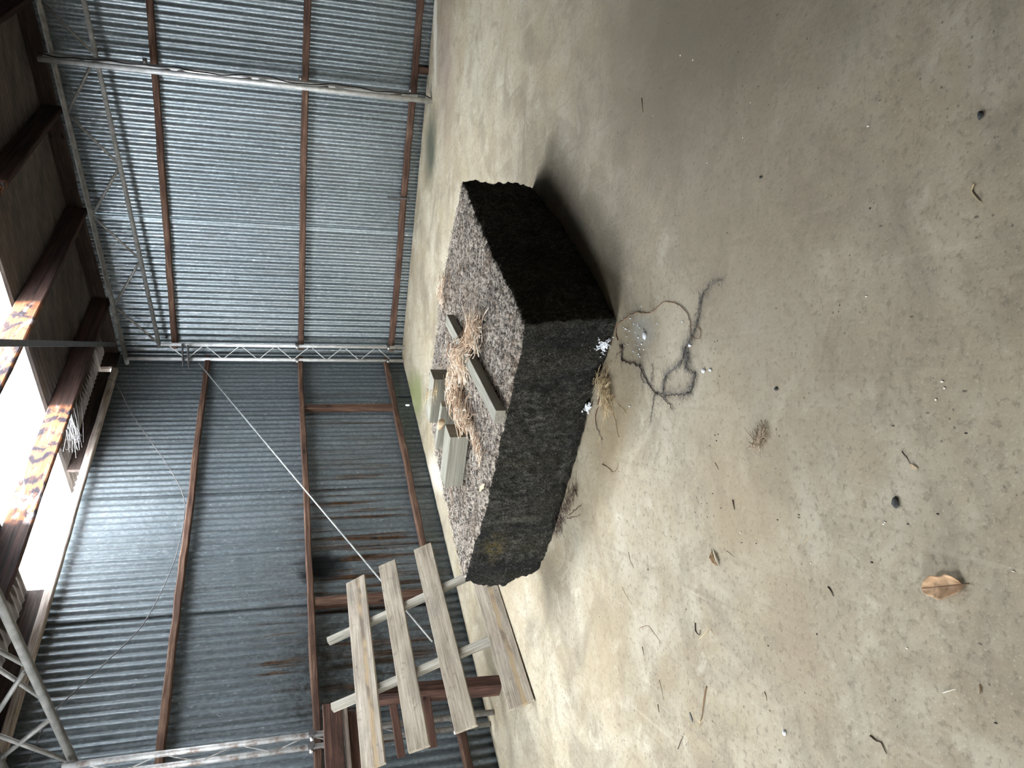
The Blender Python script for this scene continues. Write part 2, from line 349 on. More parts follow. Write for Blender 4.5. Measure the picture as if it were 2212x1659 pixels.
def smooth_path(pts, n=8):
    pts = [Vector(p) for p in pts]; out = []
    for i in range(len(pts)-1):
        p0, p1, p2, p3 = pts[max(i-1, 0)], pts[i], pts[i+1], pts[min(i+2, len(pts)-1)]
        for q in range(n):
            t = q/n
            out.append(.5*((2*p1) + (p2-p0)*t + (2*p0-5*p1+4*p2-p3)*t*t + (3*p1-p0-3*p2+p3)*t**3))
    out.append(pts[-1]); return out
class Multi:
    """many thin strands gathered into one mesh (matted fibres, straw)"""
    def __init__(s): s.v = []; s.f = []; s.c = 0
    def add(s, pts, r, k=3, taper=True):
        n_ = len(pts); rs = [r * (1 if not taper else max(.25, 1 - (i/(n_-1))*.7)) for i in range(n_)]
        v, f = tube_data(pts, r, k, rs); s.v += v; s.f += [tuple(q + s.c for q in a) for a in f]; s.c += len(v)
    def build(s, name, mat, parent=None, origin=Vector((0, 0, 0))):
        return link(name, mesh(name, [p - origin for p in s.v], s.f, True), mat, parent, Matrix.Translation(origin))

# ------------------------------------------------------------------ the setting: slab, soil, walls, roof
def roofz(r): return 3.415 + .106 * (r - .66)
LEN, WID = 10.6, 11.0
edge = []
def jit(i, s): return mnoise.noise(Vector((i * .37, s, 1.7))) * .014
for i in range(0, 221): edge.append(W(-.015 + jit(i, 3.), LEN - i * LEN / 220, 0))
for i in range(1, 221): edge.append(W(i * WID / 220, -.015 + jit(i, 9.), 0))
edge.append(W(WID, LEN, 0))
ne = len(edge); v = edge + [p - Z * .1 for p in edge]
f = [tuple(range(ne))[::-1], tuple(range(ne, 2 * ne))] + [(i, (i+1) % ne, ne + (i+1) % ne, ne + i) for i in range(ne)]
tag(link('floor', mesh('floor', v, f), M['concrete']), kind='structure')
bpy.data.meshes['floor'].validate()
tag(link('ground', mesh('ground', [W(-14, -14, -.11), W(25, -14, -.11), W(25, 25, -.11), W(-14, 25, -.11)], [(0, 1, 2, 3)]), M['soil']), kind='structure')

def corr_wall(name, base, d, nrm, s0, s1, zb, ztop, mat, laps=(), holes=(), pitch=.0776, amp=.0085):
    """corrugated sheets, local x along the wall, y inwards, z up"""
    zs = [zb, .03, .075, .35, .9, 1.6, 2.3, 2.9]; v = []; f = []
    cuts = [s0, *laps, s1]
    for si in range(len(cuts) - 1):
        a, b = cuts[si], cuts[si+1] + (.05 if si < len(cuts) - 2 else 0)
        ns = int((b - a) / pitch * 10); base_i = len(v); rows = len(zs) + 1
        for i in range(ns + 1):
            s = a + (b - a) * i / ns
            y = amp * math.cos(2 * PI * s / pitch) + (-.007 if si % 2 else 0)
            if si < len(cuts) - 2 and s > b - .04: y += .010 * (s - b + .04) / .04
            zz = zs + [ztop(s)]
            for q in zz: v.append((s, y + .0025 * mnoise.noise(Vector((s * 2.5, q * 1.7, si))), q))
        for i in range(ns):
            for j in range(rows - 1):
                sm, zm = a + (b - a) * (i + .5) / ns, (v[base_i + i*rows+j][2] + v[base_i + i*rows+j+1][2]) / 2
                if any(h0 < sm < h1 and z0 < zm < z1 for h0, h1, z0, z1 in holes): continue
                f.append((base_i+i*rows+j, base_i+(i+1)*rows+j, base_i+(i+1)*rows+j+1, base_i+i*rows+j+1))
    o = link(name, mesh(name, v, f, True), mat, None, None)
    m = Matrix((d, nrm, Z)).transposed().to_4x4(); m.translation = base + nrm * WOFF
    o.matrix_world = m; return tag(o, kind='structure')
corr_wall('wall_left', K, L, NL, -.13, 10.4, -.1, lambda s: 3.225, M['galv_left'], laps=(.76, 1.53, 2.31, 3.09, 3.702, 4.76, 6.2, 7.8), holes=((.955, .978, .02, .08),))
corr_wall('wall_right', K, R, NR, -.13, 11, -.1, lambda s: roofz(s) - .045, M['galv_right'], laps=(1.55, 3.2, 4.9, 6.6))
# walls round the part of the shed behind the viewer: a side wall and a closed stretch beside the doorway added for light
def plain_wall(name, a, b, zt0, zt1, mat, zb=-.1):
    d = (b - a).normalized(); ln = (b - a).length; nr = Vector((-d.y, d.x, 0)); v = []; f = []; ns = int(ln / .0776 * 6)
    for i in range(ns + 1):
        s = ln * i / ns; p = a + d * s + nr * .0085 * math.cos(2*PI*s/.0776); v += [p + Z * zb, Vector((p.x, p.y, zt0 + (zt1 - zt0) * i / ns))]
    for i in range(ns): f.append((2*i, 2*i+2, 2*i+3, 2*i+1))
    return tag(link(name, mesh(name, v, f, True), mat), kind='structure')
OPEN_L, OPEN_R, OPEN_Z = 1.0, 2.3, 2.1  # doorway behind the viewer, added and sized for the light it lets in
plain_wall('wall_side', W(11.03, -.05, 0), W(11.03, 10.5, 0), roofz(11) - .03, roofz(11) - .03, M['galv_right'])
plain_wall('wall_front', W(11, 10.55, 0), W(OPEN_R, 10.55, 0), roofz(11) - .03, roofz(OPEN_R) - .03, M['galv_right'])
plain_wall('wall_front', W(OPEN_R, 10.55, 0), W(OPEN_L, 10.55, 0), roofz(OPEN_R) - .03, roofz(OPEN_L) - .03, M['galv_right'], OPEN_Z)
plain_wall('wall_front', W(OPEN_L, 10.55, 0), W(-.1, 10.55, 0), roofz(OPEN_L) - .03, roofz(-.1) - .03, M['galv_right'])

SKY_L0, SKY_L1, SKY_R1 = 2.0, 3.43, 2.75
def roof_sheet(name, r0, r1, l0, l1, mat, th=.004, lift=0):
    v = []; f = []; ns = int((l1 - l0) / .0776 * 8)
    for q in (0, 1):
        for i in range(ns + 1):
            l = l0 + (l1 - l0) * i / ns; zc = .0085 * math.cos(2*PI*l/.0776) + q * th + lift
            v += [W(r0, l, roofz(r0) + zc), W(r1, l, roofz(r1) + zc)]
    k = 2 * (ns + 1)
    for i in range(ns):
        a = 2 * i
        f.append((a, a+1, a+3, a+2)); f.append((k+a, k+a+2, k+a+3, k+a+1))
        f.append((a, a+2, k+a+2, k+a)); f.append((a+1, k+a+1, k+a+3, a+3))
    f.append((0, k, k+1, 1)); a = 2 * ns; f.append((a, a+1, k+a+1, k+a))
    return tag(link(name, mesh(name, v, f, True), mat), kind='structure')
roof_sheet('ceiling', -.28, 11.2, -.3, SKY_L0 + .02, M['roof'])
S2_L0, S2_L1, S2_R1 = 5.95, 7.38, 1.6  # second clear strip, out of view, added to light the near left floor
roof_sheet('ceiling', -.28, 11.2, SKY_L1 - .02, S2_L0 + .02, M['roof'])
roof_sheet('ceiling', -.28, 11.2, S2_L1 - .02, 10.9, M['roof'])
roof_sheet('ceiling', SKY_R1 - .03, 11.2, SKY_L0 - .03, SKY_L1 + .03, M['roof'], lift=.006)
roof_sheet('ceiling', S2_R1 - .03, 11.2, S2_L0 - .03, S2_L1 + .03, M['roof'], lift=.006)
roof_sheet('window_1', -.28, SKY_R1, SKY_L0 - .04, SKY_L1 + .04, M['clear'], th=.002, lift=.012)
roof_sheet('added_window', -.28, S2_R1, S2_L0 - .04, S2_L1 + .04, M['clear'], th=.002, lift=.012)
# blackened board closing the top of the right wall under the roof
tag(bar('trim_1', W(-.1, -.035, roofz(-.1) - .075), W(11, -.035, roofz(11) - .075), .03, .15, Z, M['char'], rough=.012, bev=.012), kind='structure')
for i, (a, b) in enumerate(((-.06, .27), (.37, SKY_L0), (SKY_L1, 10.4))):
    tag(bar('trim_%d' % (i + 2), W(-.03, a, 3.265), W(-.03, b, 3.265), .03, .16, Z, M['char'], rough=.008, bev=.008), kind='structure')

# ------------------------------------------------------------------ roof timbers
PUR = [.66, 1.66, 2.65, 3.6, 4.6, 5.6]
PLAB = ['orange and black weathered roof purlin nearest the left eave, across the clear roof strip',
        'second roof purlin up from the left eave, burnt looking under the clear strip',
        'third roof purlin up from the left eave, dark all along',
        'fourth roof purlin up from the left eave, in the dark upper corner']
for i, r in enumerate(PUR[:4]):
    o = bar('roof_purlin', W(r, .02, roofz(r) - .113), W(r, 10.5, roofz(r) - .113), .05, .19, Z, M['purlin'], rough=.006, bev=.008)
    tag(o, PLAB[i], 'roof beam', 'roof purlins')
o = bar('eave_beam', W(.03, .4, 3.168), W(.03, 10.4, 3.168), .06, .065, Z, M['eave'], rough=.006, bev=.008)
tag(o, 'bleached grey eave beam along the top edge of the left wall', 'roof beam')

# ------------------------------------------------------------------ wall rails
def girt(p0, p1, w, h, label, grp):
    o = bar('wall_rail', p0, p1, w, h, Z, M['girt'], rough=.010, bev=.008); return tag(o, label, 'wall rail', grp)
def LW(s, z, off): return K + L * s + NL * off + Z * z
def RW(s, z, off): return K + R * s + NR * off + Z * z
GL = 'brown timber rails on the left wall'; GR = 'brown timber rails on the right wall'
girt(LW(.1, 2.247, .0), LW(10.3, 2.215, .0), .075, .055, 'upper brown timber rail across the left wall, below the roof strip', GL)
girt(LW(.1, 1.223, .0), LW(10.3, 1.228, .0), .075, .055, 'middle brown timber rail across the left wall, above the pallet', GL)
girt(LW(.1, .215, .0), LW(10.3, .22, .0), .075, .055, 'lowest brown timber rail across the left wall, just above the floor', GL)
girt(RW(.08, 2.60, .0), RW(10.9, 2.60, .0), .075, .06, 'upper brown timber rail across the right wall', GR)
girt(RW(.08, 1.215, .0), RW(10.9, 1.215, .0), .075, .065, 'middle brown timber rail across the right wall', GR)
girt(RW(.08, .14, .0), RW(10.9, .14, .0), .08, .065, 'lowest brown timber rail across the right wall, by the slab edge', GR)
for s, w, lab in ((1.09, .075, 'short upright between the two lower left wall rails, near the shed corner'),
                  (3.79, .085, 'red brown upright between the two lower left wall rails, above the pallet')):
    tag(bar('wall_stud', LW(s, .245, -.005), LW(s, 1.196, -.005), .06, w, L, M['girt'], rough=.004), lab, 'wall stud', 'studs in the left wall')
tag(bar('wall_stud', RW(3.36, -.09, .0), RW(3.36, .108, .0), .05, .07, R, M['girt']), 'short brown stub under the lowest rail, right of the lattice post', 'wall stud')

# ------------------------------------------------------------------ steel: lattice columns, trusses, post
def zig(parent, fa, fb, t0, t1, nseg, r, mat, name='lacing_rod'):
    pts = []
    for i in range(nseg + 1):
        t = t0 + (t1 - t0) * i / nseg
        pts.append(fa(t) if i % 2 else fb(t))
    return tube(name, pts, r, mat, parent, 6)
def cleat(parent, p, d1, d2, s, mat=None):
    o = bar('rail_bracket', p - d1 * s * .9, p + d1 * s * .9, s * 1.1, s * 1.2, Z, mat or M['iron'], parent, rough=.003, bev=.005, seg=2)
    pb = p + d2 * s * .7
    tube('bolt', [pb - d2 * .008, pb + d2 * .016], s * .33, M['bolt'], parent, 8)
def column(pi, po, ztop, zout, mat, label, nz, rails):
    c = empty('lattice_column', Vector((pi.x, pi.y, 0)))
    tag(c, label, 'steel column', 'lattice columns')
    tube('pipe', [pi + Z * .0, pi + Z * ztop], .02, mat, c, 12)
    tube('pipe', [po + Z * .0, po + Z * zout], .02, mat, c, 12)
    zig(c, lambda t: pi + Z * t, lambda t: po + Z * t, .15, ztop - .1, nz, .006, mat)
    for z in rails:
        for p in (pi, po): cleat(c, Vector((p.x, p.y, z)), R, L, .035)
    return c
C1i, C1o = W(.20, .145, 0), W(.035, .18, 0)
COLUMN1 = column(C1i, C1o, 2.76, 3.08, M['pipe_white'], 'slim lattice column of two pipes standing in the shed corner', 13, (.2, 1.26))
for dz, dl in ((2.50, .05), (2.44, .075)):
    cl_ = bar('clamp_plate', C1i + R * .03 + L * dl + Z * dz, C1o - R * .05 + L * dl + Z * dz, .012, .07, L, M['iron'], COLUMN1, rough=.001, seg=2)
C2i, C2o = W(.19, 5.08, 0), W(.035, 5.065, 0)
column(C2i, C2o, 2.76, 3.05, M['pipe_rust'], 'rust marked lattice column on the left wall, behind the pallet end', 11, (.27, 1.27))

def truss(l, bot, top, webs, rb, rt, rw_, mat, label):
    a, b = W(bot[0][0], l, bot[0][1]), W(bot[1][0], l, bot[1][1])
    t = empty('roof_truss', a); tag(t, label, 'roof truss', 'steel roof trusses')
    tube('bottom_chord', [a, b], rb, mat, t, 12)
    tube('top_chord', [W(top[0][0], l, top[0][1]), W(top[1][0], l, top[1][1])], rt, mat, t, 12)
    for w in webs: tube('web_bar', [W(w[0], l + w[4], w[1]), W(w[2], l + w[4], w[3])], rw_, mat, t, 8)
    return t
def tz(r): return 3.082 + .1055 * (r + .1)
def bz(r): return 2.742 + .108 * (r - .188)
T1 = [(.21, .66), (1.206, .66), (1.206, 1.66), (2.19, 1.66), (2.19, 2.65), (3.19, 2.65), (3.19, 3.6), (4.2, 3.6), (4.2, 4.6), (5.2, 4.6)]
T1 = [(a, bz(a), b, tz(b) - .01, 0) for a, b in T1]
truss(.15, ((.17, bz(.17)), (9.5, bz(9.5))), ((-.16, tz(-.16)), (9.5, tz(9.5))), T1, .022, .025, .0125, M['pipe_dull'], 'grey lattice truss running along the top of the right wall')
T2 = [(1.04, 2.862, 1.5, 3.235, 0), (.975, 2.872, .655, 3.05, 0), (.445, 3.085, .117, 2.747, 0), (.531, 2.803, .2, 3.13, 0), (1.0, 3.02, .69, 2.823, -.035), (1.5, 3.2, 2.0, 2.97, 0), (2.5, 3.3, 2.0, 2.97, 0)]
truss(5.0, ((.06, 2.716), (9.5, 2.716 + 9.44 * .1265)), ((-.05, 3.085), (9.5, 3.085 + 9.55 * .115)), T2, .027, .027, .0145, M['pipe_dull'], 'grey lattice truss in the near upper corner, over the left wall column')
# post on the right wall
pp = flr(933, 219); r_ = (pp - K).dot(R); off = (pp - K).dot(NR)
b1 = K + R * ((pp - K) - NR * off).dot(R) + NR * off
c = empty('lattice_post', b1); tag(c, 'pair of pale pipes forming an upright post against the right wall', 'steel post')
rr = (b1 - K).dot(R)
topp = onp(82, 127, b1, NR)
tube('pipe', [b1, topp], .025, M['pipe_white'], c, 12)
sh = NR * -.19
tube('pipe', [b1 + sh + Z * .12, topp + sh], .022, M['pipe_white'], c, 12)
for i in range(9): 
    z0 = .25 + i * .36; a_, b_ = (b1, b1 + sh) if i % 2 else (b1 + sh, b1)
    tube('lacing_rod', [a_ + Z * z0, b_ + Z * (z0 + .36)], .006, M['pipe_dull'], c, 6)
for z in (.2, 1.27, 2.655): cleat(c, b1 + sh + Z * z + R * .05, R, NR, .03)
cab = []
for i in range(60):
    t = i / 59; cab.append(b1 + sh * .45 + Z * (.06 + t * 3.45) + R * (.034 + .010 * math.sin(t * 31) + .004 * math.sin(t * 77)) + NR * (.045 * math.sin(t * 23)))
tag(tube('power_cable', [b1 + R * .03 + Z * .02] + cab, .006, M['cable'], None, 6), 'black cable wound along the pale post on the right wall', 'cable')
p = RW(2.0, .2, .03)
tag(bar('iron_tag', RW(2.02, .08, .055), RW(2.02, .33, .055), .008, .02, R, M['iron'], rough=.001), 'thin black iron tag behind the lowest rail of the right wall, beyond the block', 'iron bar')

mu = Multi(); g = np.random.default_rng(5)
for i in range(34):
    a_ = W(.60, 1.45 + g.random() * .55, 3.25 + g.random() * .12); b_ = W(.08 + g.random() * .3, 1.75 + g.random() * .28, 3.21 + g.random() * .14)
    mu.add([a_, a_.lerp(b_, .35) - Z * .012, a_.lerp(b_, .7) - Z * .01, b_], .0007, taper=False)
    if i % 2: mu.add([a_.lerp(b_, .8), a_.lerp(b_, .85) + L * .05 - Z * .01, a_.lerp(b_, .75) + L * .1], .0006, taper=False)
tag(mu.build('cobweb', M['web'], None, W(.3, 1.8, 3.25)), 'grey cobweb strung from the first purlin to the eave by the clear strip', 'cobweb', None, 'stuff')

# bracing strap, rod and loose wire
s0_, s1_ = W(.163, .1, 3.19), W(2.09, 3.3, 3.225)
tag(bar('brace_strap', s0_, s1_ + (s1_ - s0_) * .6, .05, .006, Z, M['strap'], rough=.0), 'flat dark steel strap running overhead from the shed corner', 'brace')
q0, q1 = LW(.367, 2.317, .1), LW(4.35, .325, .1)
tag(tube('brace_rod', [q0, q1], .0075, M['pipe'], None, 8), 'thin diagonal brace rod crossing the left wall down behind the pallet', 'brace')
wp = [(.92, 3.13), (1.0, 3.045), (1.485, 2.846), (1.891, 2.646), (2.304, 2.436), (2.654, 2.289), (2.892, 2.242), (3.247, 2.244), (3.617, 2.291), (4.08, 2.418), (4.368, 2.602), (4.601, 2.774), (4.8, 2.89), (5.1, 2.94), (5.6, 3.0)]
tag(tube('sagging_wire', smooth_path([W(.09, .62, 3.19)] + [W(.25, l, z) for l, z in wp], 5), .0035, M['iron'], None, 5), 'thin dark wire sagging in front of the upper left wall', 'wire')

# ------------------------------------------------------------------ bench frame behind the pallet
bn = empty('timber_bench', flr(1078, 1480)); tag(bn, 'old red brown timber bench frame standing behind the pallet', 'bench')
bar('top_rail', LW(4.995, 1.14, .385), LW(7.2, 1.14, .385), .045, .125, Z, M['bench'], bn, rough=.006)
bar('ledger', LW(5.03, 1.058, .37), LW(7.2, 1.058, .37), .05, .032, Z, M['bench_pale'], bn)
bar('under_rail', LW(5.04, .995, .34), LW(7.2, .995, .34), .05, .09, Z, M['bench'], bn, rough=.004)
pf = flr(1078, 1480); pt = onp(805, 1503, pf, NL)
bar('post', pf, pt, .10, .12, NL, M['bench'], bn, rough=.008, bev=.012)
bar('brace', LW(5.0, .52, .47), LW(5.34, .50, .3), .07, .05, Z, M['bench'], bn, rough=.004)
bar('brace', LW(5.05, .74, .40), LW(5.32, .70, .2), .05, .05, Z, M['bench'], bn, rough=.004)
bar('leg', LW(6.9, 0, .42), LW(6.9, .96, .42), .09, .09, NL, M['bench'], bn, rough=.005)

# ------------------------------------------------------------------ leaning pallet
PD = Vector((.805, 1.371, 0)).normalized(); PNv = Vector((.771, -.453, .448)).normalized()
PV = PNv.cross(PD).normalized(); PV = PV if PV.z > 0 else -PV
P0 = flr(1157, 1507) + PNv * .002
pal = empty('pallet', P0); tag(pal, 'weathered four board timber pallet leaning on the bench by the left wall', 'pallet')
PT = .022
def pboard(a0, v0, a1, v1, wd0, mat, sk0=0, sk1=0):
    c0 = P0 + PD * a0 + PV * v0 - PNv * PT/2; c1 = P0 + PD * a1 + PV * v1 - PNv * PT/2
    return bar('board', c0, c1, wd0, PT, PNv, mat, pal, rough=.0015, bev=.003, sk0=sk0, sk1=sk1)
bo = pboard(-.006, .094, 1.60, .085, .165, M['pallet_stripe'])
pboard(-.004, .455, 1.62, .468, .142, M['pallet'], sk0=.01)
pboard(0.0, .760, 1.604, .764, .136, M['pallet'], sk0=.012)
pboard(.010, 1.052, 1.577, 1.028, .152, M['pallet_stripe'], sk0=.004, sk1=-.02)
for a0, v0, a1, v1 in ((.563, .04, .575, 1.30), (1.185, .04, 1.135, 1.295)):
    bar('batten', P0 + PD*a0 + PV*v0 - PNv*(PT + .026), P0 + PD*a1 + PV*v1 - PNv*(PT + .026), .052, .05, PNv, M['batten'], pal, rough=.003, bev=.006)

# ------------------------------------------------------------------ the root block
HB = .455
def poly(pts): return [Vector((x, y, 0)) for x, y in pts]
FLt = poly([(.262, 3.292), (.062, 3.416), (-.156, 3.582), (-.299, 3.715), (-.65, 3.955), (-.80, 4.105), (-1.055, 4.37), (-1.15, 4.44)])
FRt = poly([(.262, 3.292), (.432, 3.505), (.631, 3.806), (.878, 4.121), (1.19, 4.486)])
RBt = poly([(1.19, 4.486), (.905, 4.80), (.655, 5.03), (.36, 5.235), (.167, 5.396), (-.134, 5.535)])
LBt = poly([(-1.15, 4.44), (-.966, 4.70), (-.718, 5.0), (-.511, 5.232), (-.134, 5.535)])
FLb = poly([(.296, 3.290), (.109, 3.419), (-.047, 3.565), (-.411, 3.815), (-.831, 4.13), (-1.116, 4.405)])
FRb = poly([(.296, 3.290), (.518, 3.531), (.884, 4.013), (1.214, 4.537)])
RBb = poly([(1.214, 4.537), (.7, 5.03), (.167, 5.42), (-.134, 5.56)])
LBb = poly([(-1.116, 4.405), (-.718, 5.02), (-.134, 5.56)])
def resample(p, n):
    ds = [0]
    for a, b in zip(p, p[1:]): ds.append(ds[-1] + (b - a).length)
    out = []
    for i in range(n + 1):
        t = ds[-1] * i / n; j = max(q for q in range(len(p) - 1) if ds[q] <= t + 1e-9)
        out.append(p[j].lerp(p[j+1], (t - ds[j]) / (ds[j+1] - ds[j])))
    return out
NA, NB, NZ = 110, 96, 28
A0, A1 = resample(FLt, NA), resample(RBt[::-1], NA)          # front-left edge, and back edge from back to right -> opposite
A1 = resample(list(reversed(RBt)), NA)
# patch: u runs front->left on one side and right->back on the other
A1 = resample(RBt, NA); B0, B1 = resample(FRt, NB), resample(LBt, NB)
v = []; f = []
def nz(p, s, a): return mnoise.fractal(p * s, .9, 2.0, 4) * a
topg = {}
for i in range(NA + 1):
    for j in range(NB + 1):
        u, w = i / NA, j / NB
        p = (A0[i]*(1-w) + A1[i]*w + B0[j]*(1-u) + B1[j]*u) - (A0[0]*(1-u)*(1-w) + A0[NA]*u*(1-w) + A1[0]*(1-u)*w + A1[NA]*u*w)
        e = min(u, 1-u, w, 1-w)
        z = HB + nz(p, 7, .010) + nz(p, 40, .006) - max(0, .012 - e) * .9
        topg[i, j] = len(v); v.append(Vector((p.x, p.y, z)))
for i in range(NA):
    for j in range(NB): f.append((topg[i, j], topg[i, j+1], topg[i+1, j+1], topg[i+1, j]))
ntop = len(f)
cen = Vector((.05, 4.42, 0))
def side(topi, botl, n_):
    bt = resample(botl, n_); prev = None
    for i in range(n_ + 1):
        tp = v[topi[i]]; out = (Vector((tp.x, tp.y, 0)) - cen).normalized(); colv = [topi[i]]
        for k in range(1, NZ + 1):
            t = k / NZ; p = Vector((tp.x, tp.y, 0)).lerp(bt[i], t); z = tp.z * (1 - t)
            q = Vector((p.x, p.y, z))
            bul = .022 * math.sin(PI * min(1, t * 1.1)) * (2.2 if tp.x < -1.0 else (.25 if tp.x > 1.0 else .5)) - max(0, t - .9) * .18
            d = bul + nz(q, 9, .012) + nz(q, 34, .011) + (nz(q, 15, .02) if tp.x < -.95 else 0)
            key = (round(p.x, 4), round(p.y, 4), k)
            q = q + out * d
            if key in seen: colv.append(seen[key])
            else: seen[key] = len(v); colv.append(len(v)); v.append(q)
        if prev:
            for k in range(NZ): f.append((prev[k], colv[k], colv[k+1], prev[k+1]))
        prev = colv
seen = {}
side([topg[i, 0] for i in range(NA + 1)], FLb, NA)
side([topg[0, j] for j in range(NB + 1)], FRb, NB)
side([topg[i, NB] for i in range(NA + 1)], RBb, NA)
side([topg[NA, j] for j in range(NB + 1)], LBb, NB)
org = Vector((.05, 4.42, 0))
bl = empty('root_block', org); tag(bl, 'big square block of black matted roots lying on the concrete floor', 'root block')
me = mesh('root_mass', v, f, True)
bm = bmesh.new(); bm.from_mesh(me); bmesh.ops.recalc_face_normals(bm, faces=bm.faces); bm.to_mesh(me); bm.free()
rm = link('root_mass', me, [M['block_side'], M['block_top']], bl)
for i in range(ntop): me.polygons[i].material_index = 1
# matted fibres over the surface
def surf_fibres(name, faces, count, lmin, lmax, r, mat, stand, flat=True, label=None):
    P = [me.polygons[i] for i in faces]; ar = np.array([p.area for p in P]); pick = rng.choice(len(P), count, p=ar / ar.sum()); mu = Multi()
    vv = me.vertices
    for i in pick:
        p = P[i]; vs = [vv[q].co for q in p.vertices]; a, b = rng.random(2)
        pos = vs[0].lerp(vs[1], a).lerp(vs[3 % len(vs)].lerp(vs[2], a), b); nn = p.normal
        t = Vector(rng.normal(size=3)); t = (t - nn * t.dot(nn)).normalized(); s_ = nn.cross(t); ln = rng.uniform(lmin, lmax)
        k1, k2 = rng.normal(0, .35, 2); st = rng.random() * stand
        pts = [pos - nn * .003, pos + t * ln * .35 + nn * (.002 + st * ln * .5) + s_ * ln * k1 * .3,
               pos + t * ln * .7 + nn * (.003 + st * ln * .7) + s_ * ln * (k1 * .6 + k2 * .2), pos + t * ln + nn * (.001 + st * ln * .6) + s_ * ln * (k1 + k2) * .6]
        mu.add(pts, r * rng.uniform(.6, 1.4))
    o = mu.build(name, mat, bl, org); o['kind'] = 'stuff'
    if label: o['label'] = label
    return o
surf_fibres('matted_roots', range(ntop), 14000, .008, .034, .0009, M['fib_top'], .7, label='pale dried roots matting the top of the block')
vis = [i for i in range(ntop, len(me.polygons)) if me.polygons[i].normal.y < .3]
surf_fibres('matted_roots', vis, 12000, .004, .013, .0007, M['fib_side'], 1.0, label='black root hairs on the sides of the block')
def crumb_data(p, s, seed, k=1):
    b = bmesh.new(); bmesh.ops.create_icosphere(b, subdivisions=k, radius=1)
    vs = []
    for q in b.verts:
        d = 1 + .45 * mnoise.noise(q.co * 1.7 + Vector((seed * 3.7, seed, 0)))
        vs.append(Vector((q.co.x * s[0] * d, q.co.y * s[1] * d, q.co.z * s[2] * d)) + p)
    b.verts.index_update(); fs = [tuple(x.index for x in q.verts) for q in b.faces]; b.free(); return vs, fs
def patch(name, centre, nrm, spread, cnt, s, seed, elong=1.0):
    g = np.random.default_rng(seed); v_ = []; f_ = []; t = Z - nrm * Z.dot(nrm); t = t.normalized(); u = nrm.cross(t)
    for i in range(cnt):
        an = g.uniform(0, 2*PI); rd = abs(g.normal(0, 1)) * (1 + .5 * math.sin(an * 5 + seed) + .3 * math.sin(an * 9))
        a, b_ = math.cos(an) * spread * rd, math.sin(an) * spread * elong * rd
        vs, fs = crumb_data(centre + u * a + t * b_ + nrm * g.uniform(-.002, .006), [s * g.uniform(.5, 1.5)] * 3, i + seed)
        f_ += [tuple(q + len(v_) for q in x) for x in fs]; v_ += vs
    return v_, f_
nfl = Vector((-.62, -.78, 0)).normalized()
for i, (px, py, z, sp, cnt, lab, el) in enumerate(((1303, 745, .045, .019, 330, 'white crusty patch at the near bottom corner of the block', 1.0),
                                       (1268, 878, .05, .013, 240, 'white crusty patch low on the left face of the block', .6),
                                       (1152, 1058, .22, .016, 22, 'white specks in the middle of the left face', 1.6))):
    p = flr(px, py, z) ; p = onp(px, py, Vector((.29, 3.29, 0)) - nfl * (-.004 + .0), nfl)
    v_, f_ = patch('white_crust', p + nfl * .006, nfl, sp, cnt, .0032 if i < 2 else .003, 40 + i, el)
    o = link('white_crust', mesh('white_crust', [q - p for q in v_], f_, True), M['white'], bl, Matrix.Translation(p)); o['label'] = lab

# ------------------------------------------------------------------ timber offcuts on the block
ZT = HB + .008
def offcut(name, fx, bx, ex, hgt, label, cat='wood offcut', group='timber offcuts on the block', mat='offcut'):
    """fx,bx = floor-plan ends of the near end face, ex = far end of the front edge"""
    f0, b0, e0 = (Vector((*q, 0)) for q in (fx, bx, ex))
    w = (b0 - f0); ax = (e0 - f0); wd = w.length; axn = ax.normalized(); s_ = w - axn * w.dot(axn)
    p0 = f0 + s_ * .5 + Z * (ZT + hgt / 2)
    sk = w.dot(axn)
    o = bar(name, p0, p0 + axn * ax.length, s_.length, hgt, Z, M[mat], None, rough=.0008, bev=.002, seg=8)
    return tag(o, label, cat, group)
offcut('timber_batten', (-.125, 3.536), (-.178, 3.582), (.42, 4.646), .048, 'long square batten lying across the block top under the straw', 'wood batten', None)
offcut('timber_offcut', (.027, 4.777), (.131, 4.873), (-.248, 4.93), .100, 'greenish timber offcut at the back edge of the block, farthest of the three stubs')
offcut('timber_offcut', (-.133, 4.534), (-.098, 4.572), (-.40, 4.735), .098, 'narrow timber offcut lying between the two thicker stubs on the block')
offcut('timber_offcut', (-.297, 4.269), (-.22, 4.392), (-.592, 4.42), .108, 'largest timber offcut on the block, a pale thick post stub at the left end')
# sawn branch stub resting on the narrow offcut
pk = flr(954, 911, ZT + .118)
tag(tube('branch_stub', [pk, pk + Vector((-.035, .075, -.004))], .019, M['leaf_pale'], None, 12), 'short sawn branch end resting on the narrow offcut', 'branch')

